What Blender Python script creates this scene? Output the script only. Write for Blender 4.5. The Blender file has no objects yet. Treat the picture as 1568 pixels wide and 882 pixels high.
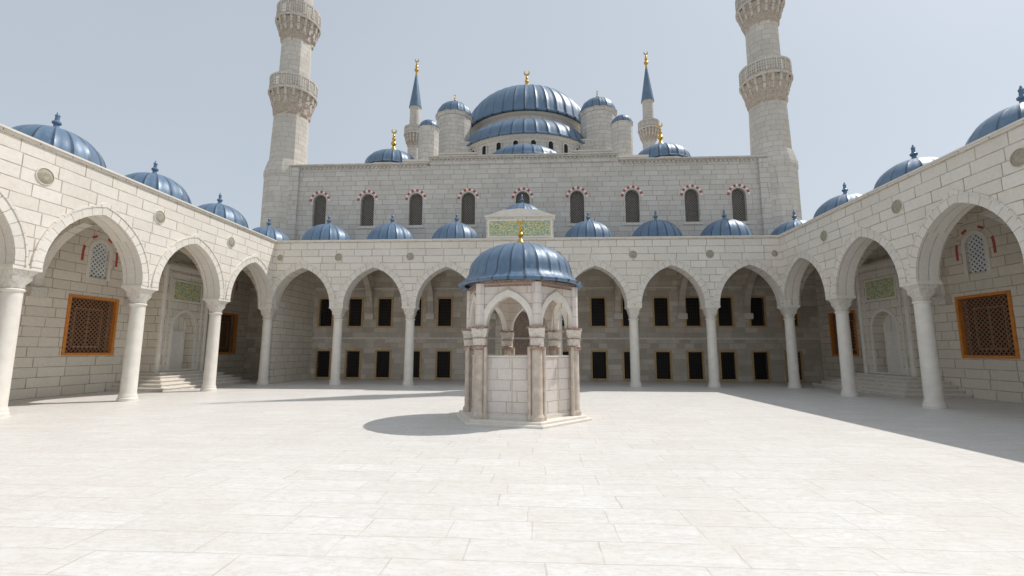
import bpy, math, random
from mathutils import Vector, Matrix
random.seed(4)
sc = bpy.context.scene
PI = math.pi

# ------------------------------------------------------------------ materials
MATS = {}
class NT:
    def __init__(s, name):
        m = bpy.data.materials.new(name); m.use_nodes = True
        s.m = m; s.t = m.node_tree; s.n = s.t.nodes; s.l = s.t.links
        s.b = s.n["Principled BSDF"]; MATS[name] = m
    def node(s, typ, **kw):
        nd = s.n.new(typ)
        for k, v in kw.items():
            setattr(nd, k, v)
        return nd
    def inp(s, nd, key, val):
        if isinstance(val, bpy.types.NodeSocket):
            s.l.new(val, nd.inputs[key])
        else:
            nd.inputs[key].default_value = val
    def math(s, op, a, b=0.0, c=0.0):
        nd = s.node("ShaderNodeMath", operation=op)
        s.inp(nd, 0, a); s.inp(nd, 1, b); s.inp(nd, 2, c)
        return nd.outputs[0]
    def mix(s, fac, a, b, blend="MIX"):
        nd = s.node("ShaderNodeMix", data_type="RGBA", blend_type=blend)
        s.inp(nd, 0, fac); s.inp(nd, 6, a); s.inp(nd, 7, b)
        return nd.outputs[2]
    def pos(s):
        return s.node("ShaderNodeNewGeometry").outputs["Position"]
    def noise(s, vec, scale, detail=4, rough=.55, stretch=None):
        if stretch:
            mp = s.node("ShaderNodeMapping"); s.l.new(vec, mp.inputs[0])
            mp.inputs["Scale"].default_value = stretch; vec = mp.outputs[0]
        nd = s.node("ShaderNodeTexNoise"); s.l.new(vec, nd.inputs["Vector"])
        nd.inputs["Scale"].default_value = scale; nd.inputs["Detail"].default_value = detail
        nd.inputs["Roughness"].default_value = rough
        return nd.outputs[0]
    def ramp(s, fac, stops):
        nd = s.node("ShaderNodeValToRGB"); s.l.new(fac, nd.inputs[0])
        cr = nd.color_ramp
        while len(cr.elements) < len(stops): cr.elements.new(.5)
        for e, (p, c) in zip(cr.elements, stops):
            e.position = p; e.color = (c, c, c, 1) if not hasattr(c, "__len__") else (*c, 1)
        return nd.outputs[0]
    def bump(s, h, strength, dist):
        nd = s.node("ShaderNodeBump"); s.l.new(h, nd.inputs["Height"])
        nd.inputs["Strength"].default_value = strength; nd.inputs["Distance"].default_value = dist
        s.l.new(nd.outputs[0], s.b.inputs["Normal"])

def C(*a): return (*a, 1)

def stone(name, c1, c2, mortar, bw, bh, ms=.010, var=.25, stain=.2, stainc=(.22, .17, .12), rough=.8,
          bump=.5, streak=(1, 1, .25), randw=True, vein=0.0, wobble=.03, patch=0.0):
    t = NT(name)
    uv = t.node("ShaderNodeUVMap").outputs[0]
    P = t.pos()
    wob = t.noise(P, 1.3, 2)
    sep = t.node("ShaderNodeSeparateXYZ"); t.l.new(uv, sep.inputs[0])
    w = t.math("MULTIPLY", t.math("SUBTRACT", wob, .5), wobble)
    u = t.math("ADD", sep.outputs[0], w); v = t.math("ADD", sep.outputs[1], w)
    if randw:
        row = t.math("FLOOR", t.math("DIVIDE", v, bh))
        wn = t.node("ShaderNodeTexWhiteNoise", noise_dimensions="1D"); t.l.new(row, wn.inputs["W"])
        wn2 = t.node("ShaderNodeTexWhiteNoise", noise_dimensions="1D")
        t.l.new(t.math("ADD", row, 37.3), wn2.inputs["W"])
        u = t.math("MULTIPLY", u, t.math("ADD", t.math("MULTIPLY", wn2.outputs[0], .6), .7))
        u = t.math("ADD", u, t.math("MULTIPLY", wn.outputs[0], bw * 3))
    cmb = t.node("ShaderNodeCombineXYZ"); t.l.new(u, cmb.inputs[0]); t.l.new(v, cmb.inputs[1])
    br = t.node("ShaderNodeTexBrick"); t.l.new(cmb.outputs[0], br.inputs["Vector"])
    br.offset = 0.0 if randw else .5; br.squash = 1
    for k, val in (("Scale", 1), ("Mortar Size", ms), ("Mortar Smooth", .25), ("Bias", 0), ("Brick Width", bw), ("Row Height", bh)):
        br.inputs[k].default_value = val
    br.inputs["Color1"].default_value = C(*c1); br.inputs["Color2"].default_value = C(*c2)
    br.inputs["Mortar"].default_value = C(*c1)
    n1 = t.noise(P, .45, 5); n2 = t.noise(P, 9, 6, .65)
    f = t.ramp(n1, [(.3, 1 - var), (.7, 1.0)])
    col = t.mix(1, br.outputs["Color"], f, "MULTIPLY")
    f2 = t.ramp(n2, [(.3, .88), (.7, 1.0)])
    col = t.mix(1, col, f2, "MULTIPLY")
    if patch:
        pn = t.noise(P, 1.1, 7, .68, (.6, 2.2, 1))
        col = t.mix(t.math("MULTIPLY", t.ramp(pn, [(.42, 1.0), (.58, 0.0)]), patch), col, C(*stainc))
    st = t.noise(P, 1.6, 6, .62, streak)
    sf = t.math("MULTIPLY", t.ramp(st, [(.52, 0.0), (.74, 1.0)]), stain)
    col = t.mix(sf, col, C(*stainc))
    if vein:
        vn = t.noise(P, 2.0, 8, .7, (1, 3.2, 1))
        vf = t.math("MULTIPLY", t.ramp(vn, [(.47, 0.0), (.5, 1.0), (.53, 0.0)]), vein)
        col = t.mix(vf, col, C(*mortar))
    mn = t.ramp(t.noise(P, 2.2, 3), [(.33, .3 if vein else .5), (.6, .9 if vein else 1.0)])
    mf = t.math("MULTIPLY", br.outputs["Fac"], mn)
    col = t.mix(mf, col, C(*mortar))
    t.l.new(col, t.b.inputs["Base Color"])
    t.b.inputs["Roughness"].default_value = rough
    h = t.math("SUBTRACT", t.math("MULTIPLY", n2, .35), t.math("MULTIPLY", br.outputs["Fac"], 1.0))
    t.bump(h, bump, .02)
    return t.m

def plain(name, c, rough=.6, metal=0, var=.2, scale=6, bump=.15, c2=None):
    t = NT(name); P = t.pos()
    n = t.noise(P, scale, 5)
    f = t.ramp(n, [(.3, 0.0), (.7, 1.0)])
    d = c2 or tuple(x * (1 - var) for x in c)
    t.l.new(t.mix(f, C(*d), C(*c)), t.b.inputs["Base Color"])
    t.b.inputs["Roughness"].default_value = rough; t.b.inputs["Metallic"].default_value = metal
    t.bump(n, bump, .02)
    return t.m

W = "wall_stone"
stone(W, (.87, .815, .73), (.80, .74, .65), (.36, .29, .22), .95, .42, .017, .07, .12, (.52, .43, .33))
stone("facade_stone", (.73, .69, .63), (.63, .59, .53), (.33, .28, .235), .8, .37, .017, .10, .2, (.41, .35, .29))
stone("gallery_stone", (.79, .72, .62), (.54, .475, .395), (.45, .39, .32), .75, .36, .017, .22, .38, (.38, .31, .24))
stone("gallery_wall_stone", (.85, .785, .675), (.77, .705, .60), (.36, .29, .22), .95, .42, .017, .09, .16, (.50, .41, .31))
stone("minaret_stone", (.76, .705, .63), (.67, .615, .54), (.39, .33, .27), .75, .4, .015, .12, .3, (.42, .35, .29))
stone("paving_stone", (.815, .795, .765), (.765, .74, .705), (.52, .475, .42), 1.2, .52, .010, .05, .28,
      (.64, .59, .53), .5, .12, (1, 2.6, 1), True, .5, .09, .34)
stone("arch_stone", (.85, .80, .72), (.78, .73, .65), (.42, .35, .28), .36, 9, .014, .08, .1, (.50, .41, .31), randw=False)
stone("fountain_stone", (.87, .80, .745), (.80, .73, .665), (.44, .34, .29), .62, .3, .009, .09, .40, (.60, .44, .38), .6)
plain("column_stone", (.82, .77, .69), .6, 0, .13, 3)
plain("step_stone", (.76, .695, .61), .7, 0, .2, 4)
plain("carved_stone", (.81, .755, .675), .7, 0, .3, 14, .5)
plain("brown_marble", (.50, .41, .33), .45, 0, .35, 5, .1, (.70, .62, .53))
plain("dark_marble", (.20, .10, .08), .45, 0, .4, 18, .4, (.52, .40, .32))
plain("roundel_stone", (.44, .39, .30), .7, 0, .3, 9)
plain("red_stone", (.52, .10, .07), .7, 0, .25, 9)
plain("white_stone", (.84, .80, .73), .7, 0, .12, 9)
plain("tan_frame", (.60, .41, .21), .6, 0, .3, 8)
plain("orange_wood", (.74, .27, .05), .45, 0, .3, 9)
plain("grille_iron", (.035, .03, .028), .5, .3, .3, 9)
plain("grille_brown", (.30, .155, .085), .6, 0, .3, 9)
plain("grille_grey", (.24, .21, .18), .6, 0, .3, 9)
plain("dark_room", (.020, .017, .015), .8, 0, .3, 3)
plain("dark_bluish", (.20, .29, .42), .5, 0, .2, 3)
plain("white_lattice", (.84, .85, .86), .6, 0, .1, 3)
plain("gold", (.78, .48, .10), .25, .95, .3, 12, .1)
plain("dusty_earth", (.34, .31, .26), .9, 0, .25, .4, .4)
plain("plaster", (.74, .68, .59), .85, 0, .15, 1.2)
plain("minaret_carving", (.62, .54, .45), .8, 0, .4, 10, .6, (.36, .28, .22))
def lead(name, k):
    t = NT(name); P = t.pos()
    n = t.noise(P, 1.1, 6, .65); n2 = t.noise(P, 7, 5, .6, (1, 1, .4))
    col = t.mix(t.ramp(n, [(.3, 0.0), (.7, 1.0)]), C(.100 * k, .170 * k, .262 * k), C(.15 * k, .225 * k, .325 * k))
    col = t.mix(t.math("MULTIPLY", t.ramp(n2, [(.5, 0.0), (.75, 1.0)]), .35), col, C(.27 * k, .33 * k, .40 * k))
    t.l.new(col, t.b.inputs["Base Color"]); t.b.inputs["Metallic"].default_value = .1
    t.l.new(t.ramp(n2, [(.3, .34), (.7, .52)]), t.b.inputs["Roughness"]); t.bump(n2, .25, .02)
lead("lead_blue", 1.0); lead("lead_seam", .5)
t = NT("inscription_tile"); uv = t.node("ShaderNodeUVMap").outputs[0]
n = t.noise(uv, 5.5, 3, .6, (1, 1.3, 1)); n2 = t.noise(uv, 9, 2, .5)
f = t.ramp(n, [(.44, 0.0), (.47, 1.0), (.53, 1.0), (.56, 0.0)])
col = t.mix(f, C(.17, .38, .33), C(.76, .60, .22))
col = t.mix(t.ramp(n2, [(.55, 0.0), (.62, 1.0)]), col, C(.66, .63, .44))
t.l.new(col, t.b.inputs["Base Color"]); t.b.inputs["Roughness"].default_value = .5

# ------------------------------------------------------------------ mesh builder
def empty(name):
    e = bpy.data.objects.new(name, None); sc.collection.objects.link(e); return e

class MB:
    def __init__(s):
        s.v = []; s.f = []; s.m = []; s.uv = []; s.names = []
    def mi(s, mat):
        if mat not in s.names: s.names.append(mat)
        return s.names.index(mat)
    def autouv(s, pts):
        n = Vector((0, 0, 0))
        for i in range(len(pts)):
            a = pts[i]; b = pts[(i + 1) % len(pts)]
            n += Vector(((a[1] - b[1]) * (a[2] + b[2]), (a[2] - b[2]) * (a[0] + b[0]), (a[0] - b[0]) * (a[1] + b[1])))
        ax, ay, az = abs(n.x), abs(n.y), abs(n.z)
        if az >= ax and az >= ay: return [(p[0], p[1]) for p in pts]
        if ax > ay: return [(p[1] + .37, p[2]) for p in pts]
        return [(p[0], p[2]) for p in pts]
    def poly(s, pts, mat, uv=None):
        i = len(s.v); s.v += [tuple(p) for p in pts]
        s.f.append(tuple(range(i, i + len(pts)))); s.m.append(s.mi(mat)); s.uv.append(uv or s.autouv(pts))
    def box(s, x0, x1, y0, y1, z0, z1, mat, bottom=True):
        s.poly([(x0, y0, z0), (x1, y0, z0), (x1, y0, z1), (x0, y0, z1)], mat)
        s.poly([(x1, y1, z0), (x0, y1, z0), (x0, y1, z1), (x1, y1, z1)], mat)
        s.poly([(x0, y1, z0), (x0, y0, z0), (x0, y0, z1), (x0, y1, z1)], mat)
        s.poly([(x1, y0, z0), (x1, y1, z0), (x1, y1, z1), (x1, y0, z1)], mat)
        s.poly([(x0, y0, z1), (x1, y0, z1), (x1, y1, z1), (x0, y1, z1)], mat)
        if bottom: s.poly([(x0, y1, z0), (x1, y1, z0), (x1, y0, z0), (x0, y0, z0)], mat)
    def mbox(s, M, s0, s1, z0, z1, t0, t1, mat):
        c = [[M(a, b, t) for a, b in ((s0, z0), (s1, z0), (s1, z1), (s0, z1))] for t in (t0, t1)]
        s.poly(c[0], mat); s.poly(c[1][::-1], mat)
        for i in range(4):
            j = (i + 1) % 4
            s.poly([c[0][i], c[0][j], c[1][j], c[1][i]], mat)
    def loft(s, rings, mat, R=None, cap=True, capb=False, every=0, alt=None):
        n = len(rings[0]); base = len(s.v)
        for r in rings: s.v += [tuple(p) for p in r]
        R = R or 1.0
        mi = s.mi(mat); ma = s.mi(alt) if alt else mi
        for k in range(len(rings) - 1):
            for i in range(n):
                j = (i + 1) % n
                s.f.append((base + k * n + i, base + k * n + j, base + (k + 1) * n + j, base + (k + 1) * n + i))
                s.m.append(ma if (alt and i % every == every - 1) else mi)
                u0 = 2 * PI * i / n * R; u1 = 2 * PI * (i + 1) / n * R
                z0 = rings[k][i][2]; z1 = rings[k + 1][i][2]
                s.uv.append([(u0, z0), (u1, z0), (u1, z1), (u0, z1)])
        if cap: s.poly(rings[-1], mat)
        if capb: s.poly(rings[0][::-1], mat)
    def revolve(s, prof, n, c, mat, sx=1, sy=1, rib=0, every=4, rot=0, R=None, cap=True, capb=False, alt=None):
        rings = []
        for (r, z) in prof:
            ring = []
            for k in range(n):
                a = 2 * PI * k / n + rot
                rr = r * (1 + (rib if k % every == 0 else 0)) if r > .02 else r
                ring.append((c[0] + rr * math.cos(a) * sx, c[1] + rr * math.sin(a) * sy, c[2] + z))
            rings.append(ring)
        s.loft(rings, mat, R or max(p[0] for p in prof), cap, capb, every, alt)
    def obj(s, name, parent=None, sharp=28):
        me = bpy.data.meshes.new(name); me.from_pydata(s.v, [], s.f)
        for nm in s.names: me.materials.append(MATS[nm])
        me.polygons.foreach_set("material_index", s.m)
        uvl = me.uv_layers.new(name="UVMap")
        flat = []
        for f in s.uv:
            for a in f: flat += [a[0], a[1]]
        uvl.data.foreach_set("uv", flat)
        me.polygons.foreach_set("use_smooth", [True] * len(s.f))
        me.set_sharp_from_angle(angle=math.radians(sharp))
        me.update()
        o = bpy.data.objects.new(name, me); sc.collection.objects.link(o)
        if parent: o.parent = parent
        return o

# ------------------------------------------------------------------ arches and walls
def arch_pts(hw, rise, n=9, w=0.0, peak=0.0):
    """points from (-hw,0) over apex to (hw,0); w = outward offset"""
    if rise < .001: return [(-hw - w, w), (hw + w, w)]
    if rise <= hw * 1.001:
        return [(-(hw + w) * math.cos(PI * i / (2 * n)), (rise + w) * math.sin(PI * i / (2 * n))) for i in range(2 * n + 1)]
    R = (hw * hw + rise * rise) / (2 * hw); cx = R - hw; Rw = R + w
    am = math.acos(cx / Rw)
    half = []
    for i in range(n + 1):
        a = am * i / n
        half.append((-(Rw * math.cos(a) - cx), Rw * math.sin(a)))
    half[-1] = (0, half[-1][1] + peak)
    return half + [(-x, z) for x, z in half[-2::-1]]

def wall(mb, M, s0, s1, z0, z1, cols, mat, depth, rmat=None, back=False, ends=True, bottom=False):
    """cols: (sc, hw, [(zb, spring, rise), ...])"""
    rmat = rmat or mat
    cols = sorted(cols); cur = s0; T = [0] + ([depth] if back else [])
    def strip(a, b, la, lb):
        for k in range(0, len(la), 2):
            if la[k + 1] - la[k] < 1e-4 and lb[k + 1] - lb[k] < 1e-4: continue
            for t in T:
                mb.poly([M(a, la[k], t), M(b, lb[k], t), M(b, lb[k + 1], t), M(a, la[k + 1], t)], mat)
    for (c, hw, ops) in cols:
        if c - hw > cur + 1e-5:
            strip(cur, c - hw, [z0, z1], [z0, z1])
            if bottom: mb.poly([M(cur, z0, 0), M(c - hw, z0, 0), M(c - hw, z0, depth), M(cur, z0, depth)], rmat)
        mx = max(ops, key=lambda o: o[2])
        xs = [p[0] for p in arch_pts(hw, mx[2])]
        curves = []
        for o in ops:
            ap = arch_pts(hw, o[2])
            if len(ap) == 2 and len(xs) > 2: ap = [(x, 0) for x in xs]
            curves.append(ap)
        for i in range(len(xs) - 1):
            la = [z0]; lb = [z0]
            for o, ap in zip(ops, curves):
                la += [o[0], o[1] + ap[i][1]]; lb += [o[0], o[1] + ap[i + 1][1]]
            la.append(z1); lb.append(z1)
            strip(c + xs[i], c + xs[i + 1], la, lb)
            for o, ap in zip(ops, curves):
                a = c + xs[i]; b = c + xs[i + 1]
                mb.poly([M(a, o[1] + ap[i][1], 0), M(b, o[1] + ap[i + 1][1], 0), M(b, o[1] + ap[i + 1][1], depth), M(a, o[1] + ap[i][1], depth)], rmat)
        for o in ops:
            for sg in (-1, 1):
                if o[1] - o[0] > 1e-3:
                    mb.poly([M(c + sg * hw, o[0], 0), M(c + sg * hw, o[1], 0), M(c + sg * hw, o[1], depth), M(c + sg * hw, o[0], depth)], rmat)
            if o[0] > z0 + 1e-3:
                mb.poly([M(c - hw, o[0], 0), M(c + hw, o[0], 0), M(c + hw, o[0], depth), M(c - hw, o[0], depth)], rmat)
        cur = c + hw
    if s1 > cur + 1e-5:
        strip(cur, s1, [z0, z1], [z0, z1])
        if bottom: mb.poly([M(cur, z0, 0), M(s1, z0, 0), M(s1, z0, depth), M(cur, z0, depth)], rmat)
    mb.poly([M(s0, z1, 0), M(s1, z1, 0), M(s1, z1, depth), M(s0, z1, depth)], mat)
    if ends:
        for s in (s0, s1):
            mb.poly([M(s, z0, 0), M(s, z1, 0), M(s, z1, depth), M(s, z0, depth)], mat)

def band(mb, M, c, hw, spring, rise, w, proud, mats, peak=0, n=9, t0=0, inner=0.0):
    a = arch_pts(hw, rise, n, inner); b = arch_pts(hw, rise, n, w, peak)
    L = 0
    for i in range(len(a) - 1):
        A0 = (c + a[i][0], spring + a[i][1]); A1 = (c + a[i + 1][0], spring + a[i + 1][1])
        B0 = (c + b[i][0], spring + b[i][1]); B1 = (c + b[i + 1][0], spring + b[i + 1][1])
        dl = math.dist(A0, A1); m = mats[i % len(mats)]
        uv = [(L, .5), (L + dl, .5), (L + dl, .5 + w), (L, .5 + w)]; L += dl
        t = t0 - proud
        mb.poly([M(*A0, t), M(*A1, t), M(*B1, t), M(*B0, t)], m, uv)
        mb.poly([M(*B0, t), M(*B1, t), M(*B1, t0), M(*B0, t0)], m, uv)
        mb.poly([M(*A0, t), M(*A1, t), M(*A1, t0), M(*A0, t0)], m, uv)

def lattice(mb, M, s0, s1, z0, z1, t, sp, bw, mat, diag=True):
    if diag:
        for sg in (1, -1):
            c = -(z1 - z0)
            while c < (s1 - s0) + (z1 - z0):
                k0 = max(0, -c); k1 = min(z1 - z0, (s1 - s0) - c)
                if k1 - k0 > .03:
                    pa = (c + k0, k0); pb = (c + k1, k1)
                    q = bw * .7
                    pts = [(pa[0] - q / 2, pa[1] + q / 2), (pa[0] + q / 2, pa[1] - q / 2), (pb[0] + q / 2, pb[1] - q / 2), (pb[0] - q / 2, pb[1] + q / 2)]
                    tt = t + (.006 if sg < 0 else 0)
                    mb.poly([M((s0 + p[0]) if sg > 0 else (s1 - p[0]), z0 + p[1], tt) for p in pts], mat)
                c += sp
    else:
        k = s0 + sp
        while k < s1 - .01:
            mb.mbox(M, k - bw / 2, k + bw / 2, z0, z1, t, t + bw, mat); k += sp
        k = z0 + sp
        while k < z1 - .01:
            mb.mbox(M, s0, s1, k - bw / 2, k + bw / 2, t - .005, t + bw + .004, mat); k += sp * 1.5

def rframe(mb, M, s0, s1, z0, z1, w, t0, t1, mat):
    mb.mbox(M, s0 - w, s0, z0 - w, z1 + w, t0, t1, mat)
    mb.mbox(M, s1, s1 + w, z0 - w, z1 + w, t0, t1, mat)
    mb.mbox(M, s0, s1, z1, z1 + w, t0 + .002, t1, mat)
    mb.mbox(M, s0, s1, z0 - w, z0, t0 + .002, t1, mat)

def roundel(mb, M, s, z, r, mat="roundel_stone"):
    n = 24
    def ring(rad, t): return [M(s + rad * math.cos(2 * PI * k / n), z + rad * math.sin(2 * PI * k / n), t) for k in range(n)]
    prof = [(r * 1.16, 0), (r * 1.14, -.03), (r * 1.02, -.035), (r, -.015), (r * .5, -.05)]
    rs = [ring(*p) for p in prof]
    for k in range(len(rs) - 1):
        m = "carved_stone" if k < 2 else mat
        for i in range(n):
            j = (i + 1) % n
            mb.poly([rs[k][i], rs[k][j], rs[k + 1][j], rs[k + 1][i]], m)
    mb.poly(rs[-1], mat)

def MY(Y0): return lambda s, z, t: (s, Y0 + t, z)        # faces -Y
def MXp(X0): return lambda s, z, t: (X0 - t, s, z)       # faces +X
def MXn(X0): return lambda s, z, t: (X0 + t, s, z)       # faces -X

# ------------------------------------------------------------------ domes, finials, columns
def dome(mb, c, R, h, ribs=20, flare=1.09, power=1.0, sy=1, n=12, rimz=.12, rib=.022):
    prof = [(R * (flare - .03), -rimz), (R * flare, -rimz * .9), (R * flare, -rimz * .25), (R * 1.01, rimz * .35)]
    for i in range(1, n):
        a = (PI / 2) * i / n
        prof.append((R * math.cos(a) ** power, rimz * .35 + (h - rimz * .35) * math.sin(a)))
    prof.append((.015, h))
    mb.revolve(prof, ribs * 6, c, "lead_blue", 1, sy, rib, 6, alt="lead_seam")

def lead_finial(mb, c, s=1.0):
    prof = [(.26, -.05), (.2, .03), (.1, .12), (.085, .2), (.15, .27), (.15, .33), (.08, .39), (.07, .54), (.09, .6), (.05, .66), (.02, .76)]
    mb.revolve([(r * s, z * s) for r, z in prof], 12, c, "lead_blue")

def gold_finial(mb, c, s=1.0, base=True):
    prof = [(.36, -.08), (.30, .1), (.2, .28), (.11, .42), (.07, .52), (.15, .60), (.19, .70), (.15, .80), (.06, .88),
            (.11, .96), (.13, 1.03), (.11, 1.1), (.045, 1.16), (.08, 1.22), (.09, 1.27), (.07, 1.32), (.03, 1.38), (.025, 1.48)]
    if not base: prof = [(.12, -.3)] + prof[4:]
    mb.revolve([(r * s, z * s) for r, z in prof], 16, c, "gold")
    n = 18; cz = c[2] + 1.62 * s; q0 = .15
    for i in range(n):
        q = []
        for k in (i, i + 1):
            a = math.radians(-90 - 140 + 280 * k / n); wd = .055 * s * math.sin(PI * k / n) + .004
            q.append((a, wd))
        for sg in (-1, 1):
            y = c[1] + sg * .02 * s
            P = []
            for (a, wd), o in ((q[0], -1), (q[1], -1), (q[1], 1), (q[0], 1)):
                rr = q0 * s + o * wd
                P.append((c[0] + rr * math.cos(a), y, cz + rr * math.sin(a)))
            mb.poly(P, "gold")
        for o in (-1, 1):
            P = []
            for (a, wd), y in ((q[0], -1), (q[1], -1), (q[1], 1), (q[0], 1)):
                rr = q0 * s + o * wd
                P.append((c[0] + rr * math.cos(a), c[1] + y * .02 * s, cz + rr * math.sin(a)))
            mb.poly(P, "gold")

def muq_rings(c, r0, a1, z0, z1, levels=4, n=16):
    rings = []
    for l in range(levels + 1):
        f = l / levels
        for sub in (0, 1):
            ring = []
            for k in range(n):
                th = 2 * PI * k / n
                sq = a1 / max(abs(math.cos(th)), abs(math.sin(th)))
                b = (1 - f) * r0 + f * sq
                if (k + l) % 2 and l < levels: b *= .88
                if sub: b *= 1.03
                ring.append((c[0] + b * math.cos(th), c[1] + b * math.sin(th), z0 + (z1 - z0) * f + (.03 if sub else 0) * (z1 - z0)))
            rings.append(ring)
    return rings

def column(mb, x, y, H=4.55, r=.27):
    mb.revolve([(.34, .0), (.34, .1), (.31, .14), (.31, .2), (r + .02, .25), (r, .32), (r * .93, H - .80),
                (r + .02, H - .77), (r + .03, H - .73), (r, H - .70)], 28, (x, y, 0), "column_stone", cap=False)
    mb.loft(muq_rings((x, y), r * .95, .37, H - .71, H - .13), "carved_stone", cap=True)
    mb.box(x - .42, x + .42, y - .42, y + .42, H - .12, H, "column_stone")

# ------------------------------------------------------------------ layout numbers
XL, XR, YB = -16.15, 14.2, 26.6          # column lines
GXL, GXR, GYB = -20.8, 18.9, 31.8        # outer gallery walls
CX = -1.0
BY = (XR - XL) / 7; BS = 4.5
SP, RISE, ZT = 4.55, 2.32, 8.39
NS = 8
sideY = [YB - BS * k for k in range(NS + 1)]
YEND = sideY[-1]

# ------------------------------------------------------------------ ground
g = MB(); S = 700
g.poly([(-S, -S, -.01), (S, -S, -.01), (S, S, -.01), (-S, S, -.01)], "dusty_earth")
g.obj("ground")
g = MB(); g.box(GXL - .2, GXR + .2, YEND - 14, GYB + .3, -.3, 0, "paving_stone")
g.obj("courtyard_pavement")

# ------------------------------------------------------------------ side arcades
def side_arcade(name, X, Xo, sgn):
    root = empty(name)
    mb = MB(); tr = MB()
    F = X + sgn * .4
    Mf = (MXp if sgn > 0 else MXn)(F)
    cols = []
    for k in range(NS):
        c = (sideY[k] + sideY[k + 1]) / 2
        cols.append((c, 1.86, [(SP, SP, RISE)]))
        band(tr, Mf, c, 1.86, SP, RISE, .28, .035, ["arch_stone"], peak=.10)
        band(tr, Mf, c, 1.86, SP, RISE, .34, .06, ["arch_stone"], peak=.12, inner=.28)
    wall(mb, Mf, YEND - .4, YB + .4, SP, ZT, cols, W, .8, "arch_stone", back=True, bottom=True)
    for y in sideY[1:]:
        roundel(tr, Mf, y + .1, 7.5, .25)
    tr.mbox(Mf, YEND - .5, YB + .4, ZT + .002, ZT + .10, -.05, .8, W)
    tr.mbox(Mf, YEND - .5, YB + .33, ZT + .10, ZT + .16, -.09, .75, "column_stone")
    mb.obj("arch_wall", root); tr.obj("arch_trim", root)
    cb = MB()
    for y in sideY: column(cb, X, y)
    cb.obj("columns", root)
    ow = MB(); wn = MB()
    Mo_ = (MXp if sgn > 0 else MXn)(Xo)
    wy = [20.3 + (0.1 if sgn < 0 else 0), 29.45, 15.8, 11.3, 6.8, 2.3, -2.2, -6.7]
    wall(ow, Mo_, YEND - .4, GYB, 0, 5.2, [(y, 1.17, [(1.78, 4.4, 0)]) for y in wy], "gallery_wall_stone", .5)
    hi = [y for y in wy] + [24.8]
    wall(ow, Mo_, YEND - .4, GYB, 5.2, 8.3, [(y, .44, [(5.35, 6.6, .44)]) for y in hi], "gallery_wall_stone", .5)
    for y in wy:
        rframe(wn, Mo_, y - 1.10, y + 1.10, 1.85, 4.33, .12, -.05, .2, "orange_wood")
        wn.poly([Mo_(y - 1.17, 1.75, .42), Mo_(y + 1.17, 1.75, .42), Mo_(y + 1.17, 4.45, .42), Mo_(y - 1.17, 4.45, .42)], "dark_room")
        lattice(wn, Mo_, y - 1.10, y + 1.10, 1.85, 4.33, .1, .20, .05, "grille_brown")
        # sunk inner casement behind the lattice
        rframe(wn, Mo_, y - .62, y + .62, 2.15, 3.85, .06, .2, .26, "tan_frame")
        wn.mbox(Mo_, y - .02, y + .02, 2.15, 3.85, .2, .25, "tan_frame")
    for y in hi:
        wn.poly([Mo_(y - .5, 5.2, .2), Mo_(y + .5, 5.2, .2), Mo_(y + .5, 7.2, .2), Mo_(y - .5, 7.2, .2)], "dark_bluish")
        lattice(wn, Mo_, y - .46, y + .46, 5.33, 7.08, .10, .22, .075, "white_lattice")
        band(wn, Mo_, y, .44, 6.6, .44, .16, .03, ["white_stone"], n=6)
        wn.mbox(Mo_, y - .60, y - .44, 5.3, 6.6, -.03, .0, "white_stone")
        wn.mbox(Mo_, y + .44, y + .60, 5.3, 6.6, -.03, .0, "white_stone")
        if y != 24.8:
            band(wn, Mo_, y, .80, 6.5, .82, .10, .025, ["red_stone", "gallery_wall_stone", "gallery_wall_stone"], n=5)
            for q in (-.85, .85):
                wn.mbox(Mo_, y + q - .05, y + q + .05, 6.05, 6.5, -.024, 0, "red_stone")
    ow.obj("outer_wall", root); wn.obj("windows", root)
    rf = MB()
    a, b = sorted((X - sgn * .4, Xo - sgn * .5))
    rf.box(a, b, YEND - .4, YB + .4, 8.0, 8.27, "plaster")
    mid = (X - sgn * .4 + Xo) / 2; hw = abs(X - sgn * .4 - Xo) / 2
    for y in sideY:
        Mt = lambda s, z, t, y=y: (s, y - .2 + t, z)
        wall(rf, Mt, mid - hw, mid + hw, SP, 8.0, [(mid, hw - .16, [(SP, SP, RISE + .35)])], "gallery_wall_stone", .4, "arch_stone", back=True, ends=False, bottom=True)
        rf.box(*sorted((Xo, Xo + sgn * .3)), y - .3, y + .3, SP - .4, SP - .01, "carved_stone")
    rf.obj("vault_and_roof", root)
    db = MB()
    ycs = [(sideY[k] + sideY[k + 1]) / 2 for k in range(NS)] + [YB + 2.6]
    dx = X - sgn * (2.0 if sgn > 0 else 2.2)
    for y in ycs:
        db.revolve([(1.70, 8.2), (1.70, 8.56), (1.64, 8.58)], 8, (dx, y, 0), W, rot=PI / 8)
        dome(db, (dx, y, 8.74), 1.56, 1.50, 18)
        db.revolve([(1.6, 8.58), (1.6, 8.68)], 32, (dx, y, 0), "column_stone")
        lead_finial(db, (dx, y, 8.74 + 1.48), .95)
    db.obj("domes", root)
    pb = MB(); pc = 24.75; fx = Xo + sgn * .95
    Mp = (MXp if sgn > 0 else MXn)(fx)
    wall(pb, Mp, pc - 1.75, pc + 1.75, 0, 6.75, [(pc, .82, [(.85, 3.2, .88)])], "gallery_wall_stone", .94)
    pb.poly([Mp(pc - .9, .8, .55), Mp(pc + .9, .8, .55), Mp(pc + .9, 4.3, .55), Mp(pc - .9, 4.3, .55)], "arch_stone")
    band(pb, Mp, pc, .82, 3.2, .88, .16, .04, ["white_stone"])
    pb.mbox(Mp, pc - .98, pc - .82, .85, 3.2, -.04, 0, "white_stone")
    pb.mbox(Mp, pc + .82, pc + .98, .85, 3.2, -.04, 0, "white_stone")
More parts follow.
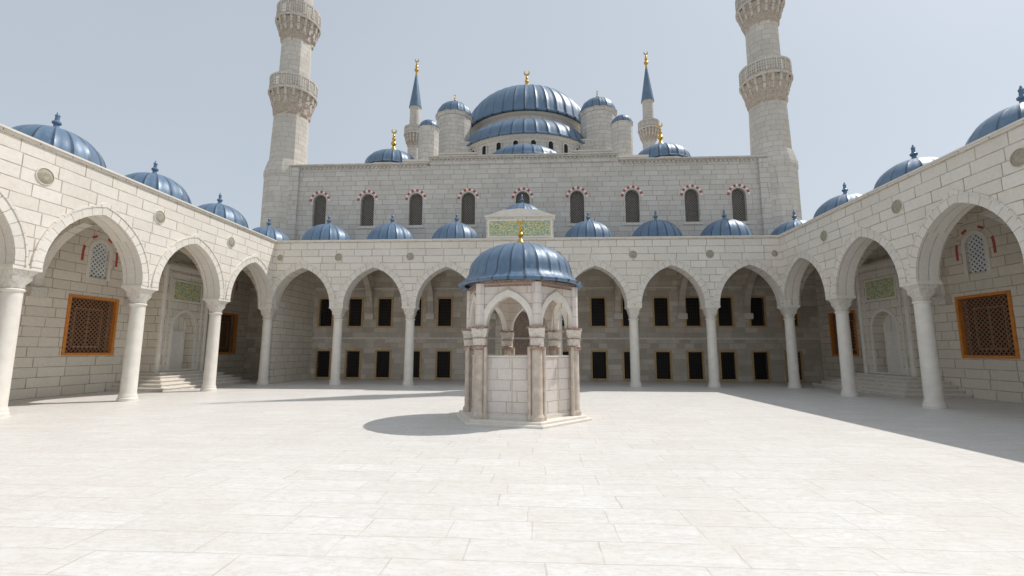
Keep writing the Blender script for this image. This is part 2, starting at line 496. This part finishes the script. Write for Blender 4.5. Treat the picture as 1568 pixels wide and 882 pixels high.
    rframe(pb, Mp, pc - 1.2, pc + 1.2, .95, 6.1, .10, -.06, 0, "column_stone")
    for q in (-1.6, 1.6):
        p = Mp(pc + q, 0, -.02); pb.revolve([(.11, .8), (.11, 6.5)], 12, (p[0], p[1], 0), "column_stone")
    pb.mbox(Mp, pc - 1.85, pc + 1.85, 6.4, 6.58, -.1, .9, "column_stone")
    pb.mbox(Mp, pc - 1.0, pc + 1.0, 4.75, 5.75, -.03, 0, "inscription_tile")
    rframe(pb, Mp, pc - 1.0, pc + 1.0, 4.75, 5.75, .06, -.05, 0, "white_stone")
    pb.mbox(Mp, pc - .55, pc + .55, .85, 3.0, .45, .52, "white_stone")
    rframe(pb, Mp, pc - .55, pc + .55, .87, 3.0, .05, .40, .54, "white_stone")
    for k in range(5):
        e = .34 * (4 - k)
        pb.mbox(Mp, pc - 2.0 - e, pc + 2.0 + e, .165 * k if k else .002, .165 * (k + 1) - .05, -.55 - e, .93, "step_stone")
        pb.mbox(Mp, pc - 2.03 - e, pc + 2.03 + e, .165 * (k + 1) - .05, .165 * (k + 1), -.58 - e, .93, "white_stone")
    pb.obj("portal_and_steps", root)
    return root
side_arcade("arcade", XL, GXL, 1)
side_arcade("arcade", XR, GXR, -1)

# ------------------------------------------------------------------ back arcade
root = empty("arcade")
mb = MB(); tr = MB(); cb = MB()
F = YB - .4; Mf = MY(F)
bx = [XL + BY * k for k in range(8)]
cols = []
for k in range(7):
    c = (bx[k] + bx[k + 1]) / 2
    cols.append((c, 1.77, [(SP, SP, RISE)]))
    band(tr, Mf, c, 1.77, SP, RISE, .28, .035, ["arch_stone"], peak=.10)
    band(tr, Mf, c, 1.77, SP, RISE, .34, .06, ["arch_stone"], peak=.12, inner=.28)
wall(mb, Mf, XL + .4, XR - .4, SP, ZT, cols, W, .8, "arch_stone", back=True, bottom=True, ends=False)
for x in bx[1:-1]: roundel(tr, Mf, x, 7.5, .22)
for x in (XL + .75, XR - .75): roundel(tr, Mf, x, 7.5, .17)
tr.mbox(Mf, XL + .3, XR - .3, ZT + .004, ZT + .095, -.05, .8, W)
tr.mbox(Mf, XL + .3, XR - .3, ZT + .095, ZT + .155, -.09, .75, "column_stone")
for x in bx[1:-1]: column(cb, x, YB)
rf = MB()
rf.box(GXL - .5, GXR + .5, YB + .402, GYB, 8.002, 8.274, "plaster")
midy = (YB + .4 + GYB) / 2; hwy = (GYB - YB - .4) / 2
for i, x in enumerate(bx):
    Mt = lambda s, z, t, x=x: (x - .2 + t, s, z)
    if i == 0:
        rf.box(x - .3, x + .2, YB + .45, GYB - .002, 0, 8.0, "gallery_wall_stone")
    else:
        wall(rf, Mt, midy - hwy, midy + hwy, SP, 8.0, [(midy, hwy - .16, [(SP, SP, RISE + .5)])], "gallery_stone", .4, "gallery_stone", back=True, ends=False, bottom=True)
        rf.box(x - .3, x + .3, GYB - .3, GYB - .003, SP - .4, SP - .01, "carved_stone")
rf.obj("vault_and_roof", root)
ow = MB(); wn = MB()
wx = [x for x in [-15.05 + 2.14 * k for k in range(16)] if abs(x - CX) > 2.2]
Mg = MY(GYB)
wall(ow, Mg, GXL - .5, CX - 1.9, 0, 8.3, [(x, .50, [(.10, 1.97, 0), (3.66, 5.66, 0)]) for x in wx if x < CX], "gallery_stone", .35)
wall(ow, Mg, CX + 1.9, GXR + .5, 0, 8.3, [(x, .50, [(.10, 1.97, 0), (3.66, 5.66, 0)]) for x in wx if x > CX], "gallery_stone", .35)
wall(ow, Mg, CX - 1.9, CX + 1.9, 0, 8.3, [(CX, 1.2, [(.002, 3.2, 1.5)])], "gallery_wall_stone", .5)
ow.mbox(Mg, CX - 1.2, CX + 1.2, 0, 4.9, .45, .5, "dark_marble")
band(wn, Mg, CX, 1.2, 3.2, 1.5, .3, .05, ["red_stone", "white_stone"])
wn.mbox(Mg, GXL, GXR, 2.78, 2.9, -.05, 0, "carved_stone")
wn.mbox(Mg, GXL, GXR, 6.3, 6.4, -.04, 0, "carved_stone")
for x in wx:
    for (a, b) in ((.10, 1.97), (3.66, 5.66)):
        rframe(wn, Mg, x - .46, x + .46, a + .04, b - .04, .12, -.045, .1, "tan_frame")
        wn.poly([Mg(x - .52, a, .3), Mg(x + .52, a, .3), Mg(x + .52, b, .3), Mg(x - .52, b, .3)], "dark_room")
        lattice(wn, Mg, x - .46, x + .46, a + .04, b - .04, .06, .15, .03, "grille_iron", False)
ow.obj("gallery_wall", root); wn.obj("gallery_windows", root)
db = MB()
for k in range(7):
    x = (bx[k] + bx[k + 1]) / 2; y = YB + 2.6
    z0 = 8.76 if k != 3 else 9.5
    R = 1.62 if k != 3 else 1.8
    db.revolve([(R + .14, 8.2), (R + .14, z0 - .18), (R + .08, z0 - .16)], 8, (x, y, 0), W, rot=PI / 8)
    db.revolve([(R + .02, z0 - .16), (R + .02, z0 - .06)], 32, (x, y, 0), "column_stone")
    h = 1.60 if k != 3 else 2.1
    dome(db, (x, y, z0), R, h, 18)
    lead_finial(db, (x, y, z0 + h - .02), .95)
db.obj("domes", root)
pb = MB()
pb.box(CX - 1.98, CX + 1.98, F + .05, F + .75, ZT + .157, 9.85, "wall_stone")
Mi = MY(F + .05)
pb.mbox(Mi, CX - 1.8, CX + 1.8, ZT + .3, 9.6, -.03, 0, "inscription_tile")
rframe(pb, Mi, CX - 1.8, CX + 1.8, ZT + .3, 9.6, .10, -.06, 0, "white_stone")
pb.box(CX - 2.08, CX + 2.08, F - .08, F + .85, 9.85, 9.93, "column_stone")
y0, y1 = F - .02, F + .78
P = [(CX - 2.0, 9.93), (CX + 2.0, 9.93), (CX + 1.0, 10.28), (CX, 10.36), (CX - 1.0, 10.28)]
pb.poly([(x, y0, z) for x, z in P], "column_stone"); pb.poly([(x, y1, z) for x, z in P][::-1], "column_stone")
for i in range(5):
    a = P[i]; b = P[(i + 1) % 5]
    pb.poly([(a[0], y0, a[1]), (b[0], y0, b[1]), (b[0], y1, b[1]), (a[0], y1, a[1])], "column_stone")
pb.obj("inscription_crown", root)
mb.obj("arch_wall", root); tr.obj("arch_trim", root); cb.obj("columns", root)

# ------------------------------------------------------------------ mosque
root = empty("mosque")
fw = MB(); fwn = MB()
FX0, FX1 = CX - 17.2, CX + 17.2
wxs = [-15.0, -11.4, -7.8, -3.95, 0, 3.9, 7.8, 11.95, 15.2]
colsF = [(CX + a, .50, [(11.0, 12.9, .52)]) for a in wxs]
wall(fw, Mg, FX0, FX1, 8.3, 15.5, colsF, "facade_stone", .6)
for a in wxs:
    x = CX + a
    fwn.poly([Mg(x - .55, 10.9, .35), Mg(x + .55, 10.9, .35), Mg(x + .55, 13.5, .35), Mg(x - .55, 13.5, .35)], "dark_room")
    lattice(fwn, Mg, x - .52, x + .52, 10.98, 13.45, .25, .18, .055, "grille_grey")
    band(fwn, Mg, x, .50, 12.9, .52, .10, .02, ["facade_stone"], n=6)
    band(fwn, Mg, x, .62, 12.9, .64, .17, .035, ["red_stone", "white_stone"], n=6, t0=0)
    fwn.mbox(Mg, x - .6, x - .5, 10.9, 12.9, -.02, .0, "facade_stone")
    fwn.mbox(Mg, x + .5, x + .6, 10.9, 12.9, -.02, .0, "facade_stone")
    fwn.mbox(Mg, x - .66, x + .66, 10.8, 10.9, -.06, .0, "carved_stone")
def cornice(mb, x0, x1, y, z, mat="facade_stone", dent=True):
    mb.box(x0 - .1, x1 + .1, y - .12, y + .6, z, z + .1, mat)
    mb.box(x0 - .18, x1 + .18, y - .22, y + .6, z + .1, z + .2, "facade_stone")
    if dent:
        k = x0
        while k < x1:
            mb.box(k, k + .14, y - .09, y - .002, z - .14, z - .002, mat); k += .3
cornice(fw, FX0, CX - 7.1, GYB, 15.5); cornice(fw, CX + 7.1, FX1, GYB, 15.5)
fw.box(CX - 6.8, CX + 6.8, GYB - .06, GYB + 1.6, 15.502, 15.95, "facade_stone")
cornice(fw, CX - 6.8, CX + 6.8, GYB - .06, 15.95)
for a in (-17.0, 17.0):
    fw.box(CX + a - .35, CX + a + .35, GYB - .2, GYB - .002, 8.3, 15.49, "facade_stone")
fw.box(FX0, FX1, GYB + .6, 64, 8.25, 15.4, "facade_stone")
fw.box(CX - 9.6, CX + 9.6, 34.8, 58, 15.4, 17.1, "facade_stone")
fw.box(CX - 9.8, CX + 9.8, 34.6, 58.2, 17.1, 17.25, "carved_stone")
fw.box(CX - 8.2, CX + 8.2, 38.5, 56, 17.25, 19.3, "facade_stone")
fw.box(CX - 8.35, CX + 8.35, 38.3, 56.2, 19.3, 19.45, "carved_stone")
for sg in (-1, 1):
    for (a, b, y0, y1, z1) in ((5.6, 7.2, 39.3, 53, 22.0), (4.9, 6.3, 38.9, 53, 20.6), (7.9, 9.0, 37.5, 55, 18.6)):
        x0, x1 = sorted((CX + sg * a, CX + sg * b))
        fw.box(x0, x1, y0, y1, 17.2, z1, "facade_stone")
        fw.box(x0 - .06, x1 + .06, y0 - .06, y1 + .06, z1, z1 + .1, "carved_stone")
fw.obj("walls", root); fwn.obj("facade_windows", root)

dm = MB()
def drum(c, rx, ry, z0, z1, n=48, wins=0, wz0=0, wz1=0, ww=.4):
    dm.revolve([(1, z0), (1, z1)], n, (c[0], c[1], 0), "facade_stone", rx, ry, R=rx)
    dm.revolve([(1.0, z1 - .22), (1.03, z1 - .14), (1.03, z1 - .02), (1.05, z1)], n, (c[0], c[1], 0), "carved_stone", rx, ry, R=rx)
    for k in range(wins):
        a = 2 * PI * (k + .5) / wins
        px, py = c[0] + rx * math.cos(a), c[1] + ry * math.sin(a)
        nx, ny = math.cos(a) / rx, math.sin(a) / ry
        L = math.hypot(nx, ny); nx /= L; ny /= L
        M = lambda s, z, t: (px - ny * s - nx * t, py + nx * s - ny * t, z)
        h = ww / 2
        ap = arch_pts(h, h, 5)
        dm.poly([M(-h, wz0, -.05), M(h, wz0, -.05)] + [M(x, wz1 - h + z, -.05) for x, z in ap[::-1]], "dark_room")
        band(dm, M, 0, h, wz1 - h, h, .1, .14, ["facade_stone"], n=5)
        dm.mbox(M, -h - .1, -h, wz0 - .1, wz1 - h, -.14, .1, "facade_stone")
        dm.mbox(M, h, h + .1, wz0 - .1, wz1 - h, -.14, .1, "facade_stone")
        dm.mbox(M, -h, h, wz0 - .1, wz0, -.14, .1, "facade_stone")
c = (CX, 46)
drum(c, 6.1, 6.1, 19, 23.95, 56, 22, 22.2, 23.25, .46)
dome(dm, (c[0], c[1], 24.15), 6.45, 4.95, 40, 1.04, rimz=.22, n=18, rib=.014)
c = (CX, 41.4)
drum(c, 5.75, 4.5, 17.2, 20.3, 56, 24, 18.8, 19.75, .42)
dome(dm, (c[0], c[1], 20.45), 5.95, 2.75, 36, 1.04, sy=.78, rimz=.18, n=14, rib=.014)
c = (CX, 36.9)
drum(c, 3.05, 2.2, 15.3, 17.5, 40)
dome(dm, (c[0], c[1], 17.6), 3.15, 1.45, 24, 1.04, sy=.76, rimz=.15, rib=.014)
for sg in (-1, 1):
    c = (CX + sg * 6.7, 40.2)
    dm.revolve([(1.62, 15), (1.62, 23.3), (1.7, 23.4), (1.7, 23.55), (1.8, 23.65)], 12, (c[0], c[1], 0), "facade_stone", rot=PI / 12)
    dome(dm, (c[0], c[1], 23.75), 1.62, 1.45, 16, 1.08)
    c2 = (CX + sg * 8.05, 36)
    dm.revolve([(.84, 15), (.84, 20.2), (.9, 20.3), (.92, 20.45)], 12, (c2[0], c2[1], 0), "facade_stone", rot=PI / 12)
    dome(dm, (c2[0], c2[1], 20.55), .82, .72, 12, 1.1, rimz=.08)
    for yy in (38, 54):
        c3 = (CX + sg * 11.7, yy)
        dm.revolve([(2.45, 15), (2.45, 17.35), (2.55, 17.5)], 12, (c3[0], c3[1], 0), "facade_stone", rot=PI / 12)
        dome(dm, (c3[0], c3[1], 17.7), 2.4, 1.75, 20, 1.05)
dm.obj("domes_and_turrets", root)
gf = MB()
gold_finial(gf, (CX, 46, 29.05), 1.75)
for sg in (-1, 1):
    gold_finial(gf, (CX + sg * 6.7, 40.2, 25.15), .55)
    gold_finial(gf, (CX + sg * 11.7, 38, 19.35), 1.3)
gf.obj("gold_finials", root)

# ------------------------------------------------------------------ minarets
def balcony(mb, c, z0, z1, z2, r0, r1):
    n = 32; L = 5
    rings = []
    for l in range(L + 1):
        f = l / L
        for sub in (0, 1):
            ring = []
            for k in range(n):
                a = 2 * PI * k / n
                b = r0 + (r1 - r0) * f ** .9
                if (k // 2 + l) % 2: b -= (r1 - r0) * .22
                if sub: b += .02
                zz = z0 + (z1 - z0) * (f + (.12 if sub else 0))
                ring.append((c[0] + b * math.cos(a), c[1] + b * math.sin(a), min(zz, z1)))
            rings.append(ring)
    mb.loft(rings, "minaret_carving", cap=False)
    m = 18
    for k in range(m):
        a = 2 * PI * k / m
        ca, sa = math.cos(a), math.sin(a)
        for (ra, rb, za, zb) in ((r1 * .80, r1 * 1.02, z1 - .5, z1 - .03), (r1 * .66, r1 * .92, z1 - 1.0, z1 - .53)):
            pts = []
            for z in (za, zb):
                for rr, w in ((ra, -.09), (rb, -.09), (rb, .09), (ra, .09)):
                    q = rr if z == zb or rr == ra else rr * .93
                    pts.append((c[0] + q * ca - w * sa, c[1] + q * sa + w * ca, z))
            for idx in ((0, 1, 2, 3), (0, 1, 5, 4), (1, 2, 6, 5), (2, 3, 7, 6), (3, 0, 4, 7), (4, 5, 6, 7)):
                mb.poly([pts[i] for i in idx], "minaret_stone")
    mb.revolve([(r1, z1 - .02), (r1 + .1, z1), (r1 + .12, z1 + .12), (r1 + .03, z1 + .16)], 32, (c[0], c[1], 0), "minaret_stone")
    mb.revolve([(r1 + .02, z1 + .15), (r1 + .02, z1 + .3), (r1 - .08, z1 + .3)], 32, (c[0], c[1], 0), "minaret_stone", cap=False)
    mb.revolve([(r1 - .06, z2 - .14), (r1 + .06, z2 - .14), (r1 + .07, z2), (r1 - .07, z2)], 32, (c[0], c[1], 0), "minaret_stone", cap=False)
    for k in range(64):
        a = 2 * PI * k / 64; w = .09 if k % 4 == 0 else .045
        x, y = c[0] + r1 * math.cos(a), c[1] + r1 * math.sin(a)
        mb.revolve([(w, z1 + .28), (w, z2 - .1)], 4, (x, y, 0), "minaret_stone", cap=False, rot=a + PI / 4)
    for zz in (.4, .58, .76):
        z = z1 + (z2 - z1) * zz
        mb.revolve([(r1 + .02, z - .03), (r1 + .02, z + .03), (r1 - .02, z + .03)], 32, (c[0], c[1], 0), "minaret_stone", cap=False)

def minaret(x, y):
    root = empty("minaret"); mb = MB(); c = (x, y)
    ms = "minaret_stone"
    mb.revolve([(1.62, 8.2), (1.62, 14.9), (1.68, 15.0), (1.68, 15.2), (1.42, 16.2)], 12, (x, y, 0), ms, rot=PI / 12)
    mb.revolve([(1.34, 16.0), (1.25, 19.9)], 16, (x, y, 0), ms, rib=.03, every=2)
    balcony(mb, c, 19.75, 21.75, 23.0, 1.25, 1.68)
    mb.revolve([(1.14, 21.5), (1.10, 26.3)], 16, (x, y, 0), ms, rib=.03, every=2)
    balcony(mb, c, 26.0, 27.9, 29.2, 1.10, 1.58)
    mb.revolve([(1.02, 27.8), (.98, 33)], 16, (x, y, 0), ms, rib=.03, every=2)
    balcony(mb, c, 32.6, 34.4, 35.6, .98, 1.5)
    mb.revolve([(.9, 34.4), (.86, 42), (.98, 42.2), (1.0, 42.5)], 16, (x, y, 0), ms)
    mb.obj("shaft_and_balconies", root)
    r = MB(); r.revolve([(1.08, 42.4), (1.08, 42.5), (.02, 50.5)], 32, (x, y, 0), "lead_blue", rib=.03); r.obj("lead_spire", root)
    f = MB(); gold_finial(f, (x, y, 50.2), 1.2, False); f.obj("gold_finial", root)
minaret(CX - 18.25, 32.9); minaret(CX + 18.2, 32.9)

def far_minaret(x, y):
    root = empty("minaret"); mb = MB()
    mb.revolve([(.95, 0), (.95, 22), (.82, 23), (.80, 28.5)], 16, (x, y, 0), "minaret_stone")
    balcony(mb, (x, y), 27.6, 29.3, 30.4, .8, 1.24)
    mb.revolve([(.70, 29.3), (.66, 33.0), (.74, 33.15), (.74, 33.3)], 16, (x, y, 0), "minaret_stone")
    mb.obj("shaft_and_balcony", root)
    r = MB(); r.revolve([(.80, 33.25), (.80, 33.35), (.02, 38.6)], 24, (x, y, 0), "lead_blue"); r.obj("lead_spire", root)
    f = MB(); gold_finial(f, (x, y, 37.5), 1.55, False); f.obj("gold_finial", root)
far_minaret(CX - 14.7, 55); far_minaret(CX + 15.1, 55)

# ------------------------------------------------------------------ fountain
root = empty("ablution_fountain")
fc = (-.52, 14.2); fb = MB(); up = MB()
FS = .955
def hexp(R, k, off=18):
    a = math.radians(off + 60 * k); return (fc[0] + R * FS * math.sin(a), fc[1] - R * FS * math.cos(a))
def hexring(R, z): return [(*hexp(R, k), z) for k in range(6)]
for (R, z0, z1) in ((2.24, 0.002, .07), (2.08, .07, .14)):
    fb.loft([hexring(R, z0), hexring(R, z1 - .02), hexring(R - .02, z1)], "column_stone", R)
RW = 1.74
for k in range(6):
    A = Vector(hexp(RW, k)); B = Vector(hexp(RW, k + 1)); d = (B - A); L = d.length; d /= L
    nrm = Vector((d.y, -d.x))
    if nrm.dot((A + B) / 2 - Vector(fc)) < 0: nrm = -nrm
    M = lambda s, z, t: (A.x + d.x * s - nrm.x * t, A.y + d.y * s - nrm.y * t, z)
    off = k * 3.1
    for t in (.05, .2):
        fb.poly([M(0, .14, t), M(L, .14, t), M(L, 1.84, t), M(0, 1.84, t)], "fountain_stone", [(off, .14), (off + L, .14), (off + L, 1.84), (off, 1.84)])
    fb.mbox(M, .1, L - .1, 1.82, 1.86, .03, .22, "column_stone")
    fb.mbox(M, .1, L - .1, .14, .24, .02, .05, "column_stone")
    fb.mbox(M, L / 2 + .10, L / 2 + .13, .24, 1.82, .04, .05, "brown_marble")
    hw = L / 2 - .20
    wall(up, M, 0, L, 2.66, 3.92, [(L / 2, hw, [(2.66, 2.66, .86)])], "fountain_stone", .2, "arch_stone", back=True, bottom=True)
    band(up, M, L / 2, hw, 2.66, .86, .17, .03, ["white_stone"], peak=.04)
    band(up, M, L / 2, hw, 2.66, .86, .19, .04, ["brown_marble"], peak=.04, inner=.17)
    up.mbox(M, .02, L - .02, 3.80, 3.85, -.035, 0, "dark_marble")
    up.mbox(M, .0, L, 3.90, 3.98, -.07, .1, "dark_marble")
    p = hexp(RW - .02, k)
    fb.revolve([(.20, .14), (.20, .24), (.175, .28), (.155, .32), (.15, 2.06)], 16, (p[0], p[1], 0), "brown_marble")
    for sgn in (-1, 1):
        a = math.radians(18 + 60 * k + sgn * 7.5); q = (fc[0] + RW * FS * .985 * math.sin(a), fc[1] - RW * FS * .985 * math.cos(a))
        fb.revolve([(.07, .14), (.07, .26), (.05, .3), (.05, 2.1)], 10, (q[0], q[1], 0), "brown_marble")
    fb.revolve([(.17, 2.02), (.22, 2.05), (.22, 2.12), (.17, 2.16)], 16, (p[0], p[1], 0), "dark_marble")
    fb.loft(muq_rings(p, .19, .225, 2.14, 2.60, 3), "carved_stone")
    fb.revolve([(.25, 2.34), (.25, 2.37)], 8, (p[0], p[1], 0), "dark_marble")
    a8 = math.radians(18 + 60 * k)
    fb.revolve([(.33, 2.60), (.33, 2.67)], 4, (p[0], p[1], 0), "dark_marble", rot=a8 + PI / 4 - PI / 2)
    up.revolve([(.14, 2.67), (.14, 3.9)], 8, (p[0], p[1], 0), "fountain_stone", rot=a8)
fb.revolve([(1.05, .14), (1.05, 1.35), (1.12, 1.4), (1.12, 1.5), (.95, 1.5), (.95, 1.2)], 24, (fc[0], fc[1], 0), "column_stone")
up.loft([hexring(RW, 3.93), hexring(RW, 3.99)], "plaster", capb=True)
fb.obj("basin_and_pillars", root); up.obj("arched_upper_walls", root)
db = MB()
prof = [(1.74, -.02), (1.88, -.06), (1.92, -.04), (1.92, .03), (1.78, .10), (1.67, .20), (1.60, .34)]
for i in range(1, 13):
    a = (PI / 2) * i / 13
    prof.append((1.60 * math.cos(a) ** .92, .34 + 1.0 * math.sin(a)))
prof.append((.02, 1.35))
db.revolve(prof, 26 * 6, (fc[0], fc[1], 3.99), "lead_blue", rib=.013, every=6, alt="lead_seam")
db.obj("lead_dome", root)
f = MB(); gold_finial(f, (fc[0], fc[1], 5.31), .5); f.obj("gold_finial", root)

# ------------------------------------------------------------------ light and world
el = math.radians(57); hx, hy = .88, .475
L = Vector((-hx * math.cos(el), -hy * math.cos(el), -math.sin(el)))
sun = bpy.data.lights.new("sun", "SUN"); sun.energy = 3.35; sun.angle = math.radians(.6); sun.color = (1, .965, .92)
so = bpy.data.objects.new("sun", sun); sc.collection.objects.link(so)
so.rotation_euler = L.to_track_quat("-Z", "Y").to_euler(); so.location = (30, 20, 60)
w = bpy.data.worlds.new("World"); sc.world = w; w.use_nodes = True
nt = w.node_tree; bg = nt.nodes["Background"]
sk = nt.nodes.new("ShaderNodeTexSky"); sk.sky_type = "NISHITA"; sk.sun_disc = False
sk.sun_elevation = el; sk.sun_rotation = math.atan2(hx, hy)
sk.air_density = 1.0; sk.dust_density = 1.8; sk.ozone_density = 1.0
hs = nt.nodes.new("ShaderNodeHueSaturation"); hs.inputs["Saturation"].default_value = .55
nt.links.new(sk.outputs[0], hs.inputs["Color"])
hz = nt.nodes.new("ShaderNodeTexNoise"); hz.inputs["Scale"].default_value = 1.1; hz.inputs["Detail"].default_value = 4
tc = nt.nodes.new("ShaderNodeTexCoord"); nt.links.new(tc.outputs["Generated"], hz.inputs["Vector"])
mr = nt.nodes.new("ShaderNodeMapRange"); nt.links.new(hz.outputs[0], mr.inputs[0])
mr.inputs[1].default_value = .3; mr.inputs[2].default_value = .7; mr.inputs[3].default_value = .60; mr.inputs[4].default_value = .80
mx = nt.nodes.new("ShaderNodeMix"); mx.data_type = "RGBA"
nt.links.new(mr.outputs[0], mx.inputs[0]); nt.links.new(hs.outputs[0], mx.inputs[6])
mx.inputs[7].default_value = (3.75, 4.22, 4.68, 1)
nt.links.new(mx.outputs[2], bg.inputs[0])
bg.inputs[1].default_value = .15

# ------------------------------------------------------------------ camera
cam = bpy.data.cameras.new("camera"); co = bpy.data.objects.new("camera", cam); sc.collection.objects.link(co)
cam.sensor_width = 36; cam.lens = 16.07; cam.clip_end = 3000; cam.clip_start = .1
co.location = (0, 0, 2.0)
Rm = Matrix.Rotation(math.radians(3.16), 4, "Z") @ Matrix.Rotation(math.radians(90 + 7.8), 4, "X") @ Matrix.Rotation(math.radians(.15), 4, "Z")
co.rotation_euler = Rm.to_euler()
sc.camera = co
sc.view_settings.view_transform = "Standard"; sc.view_settings.look = "None"; sc.view_settings.exposure = 0
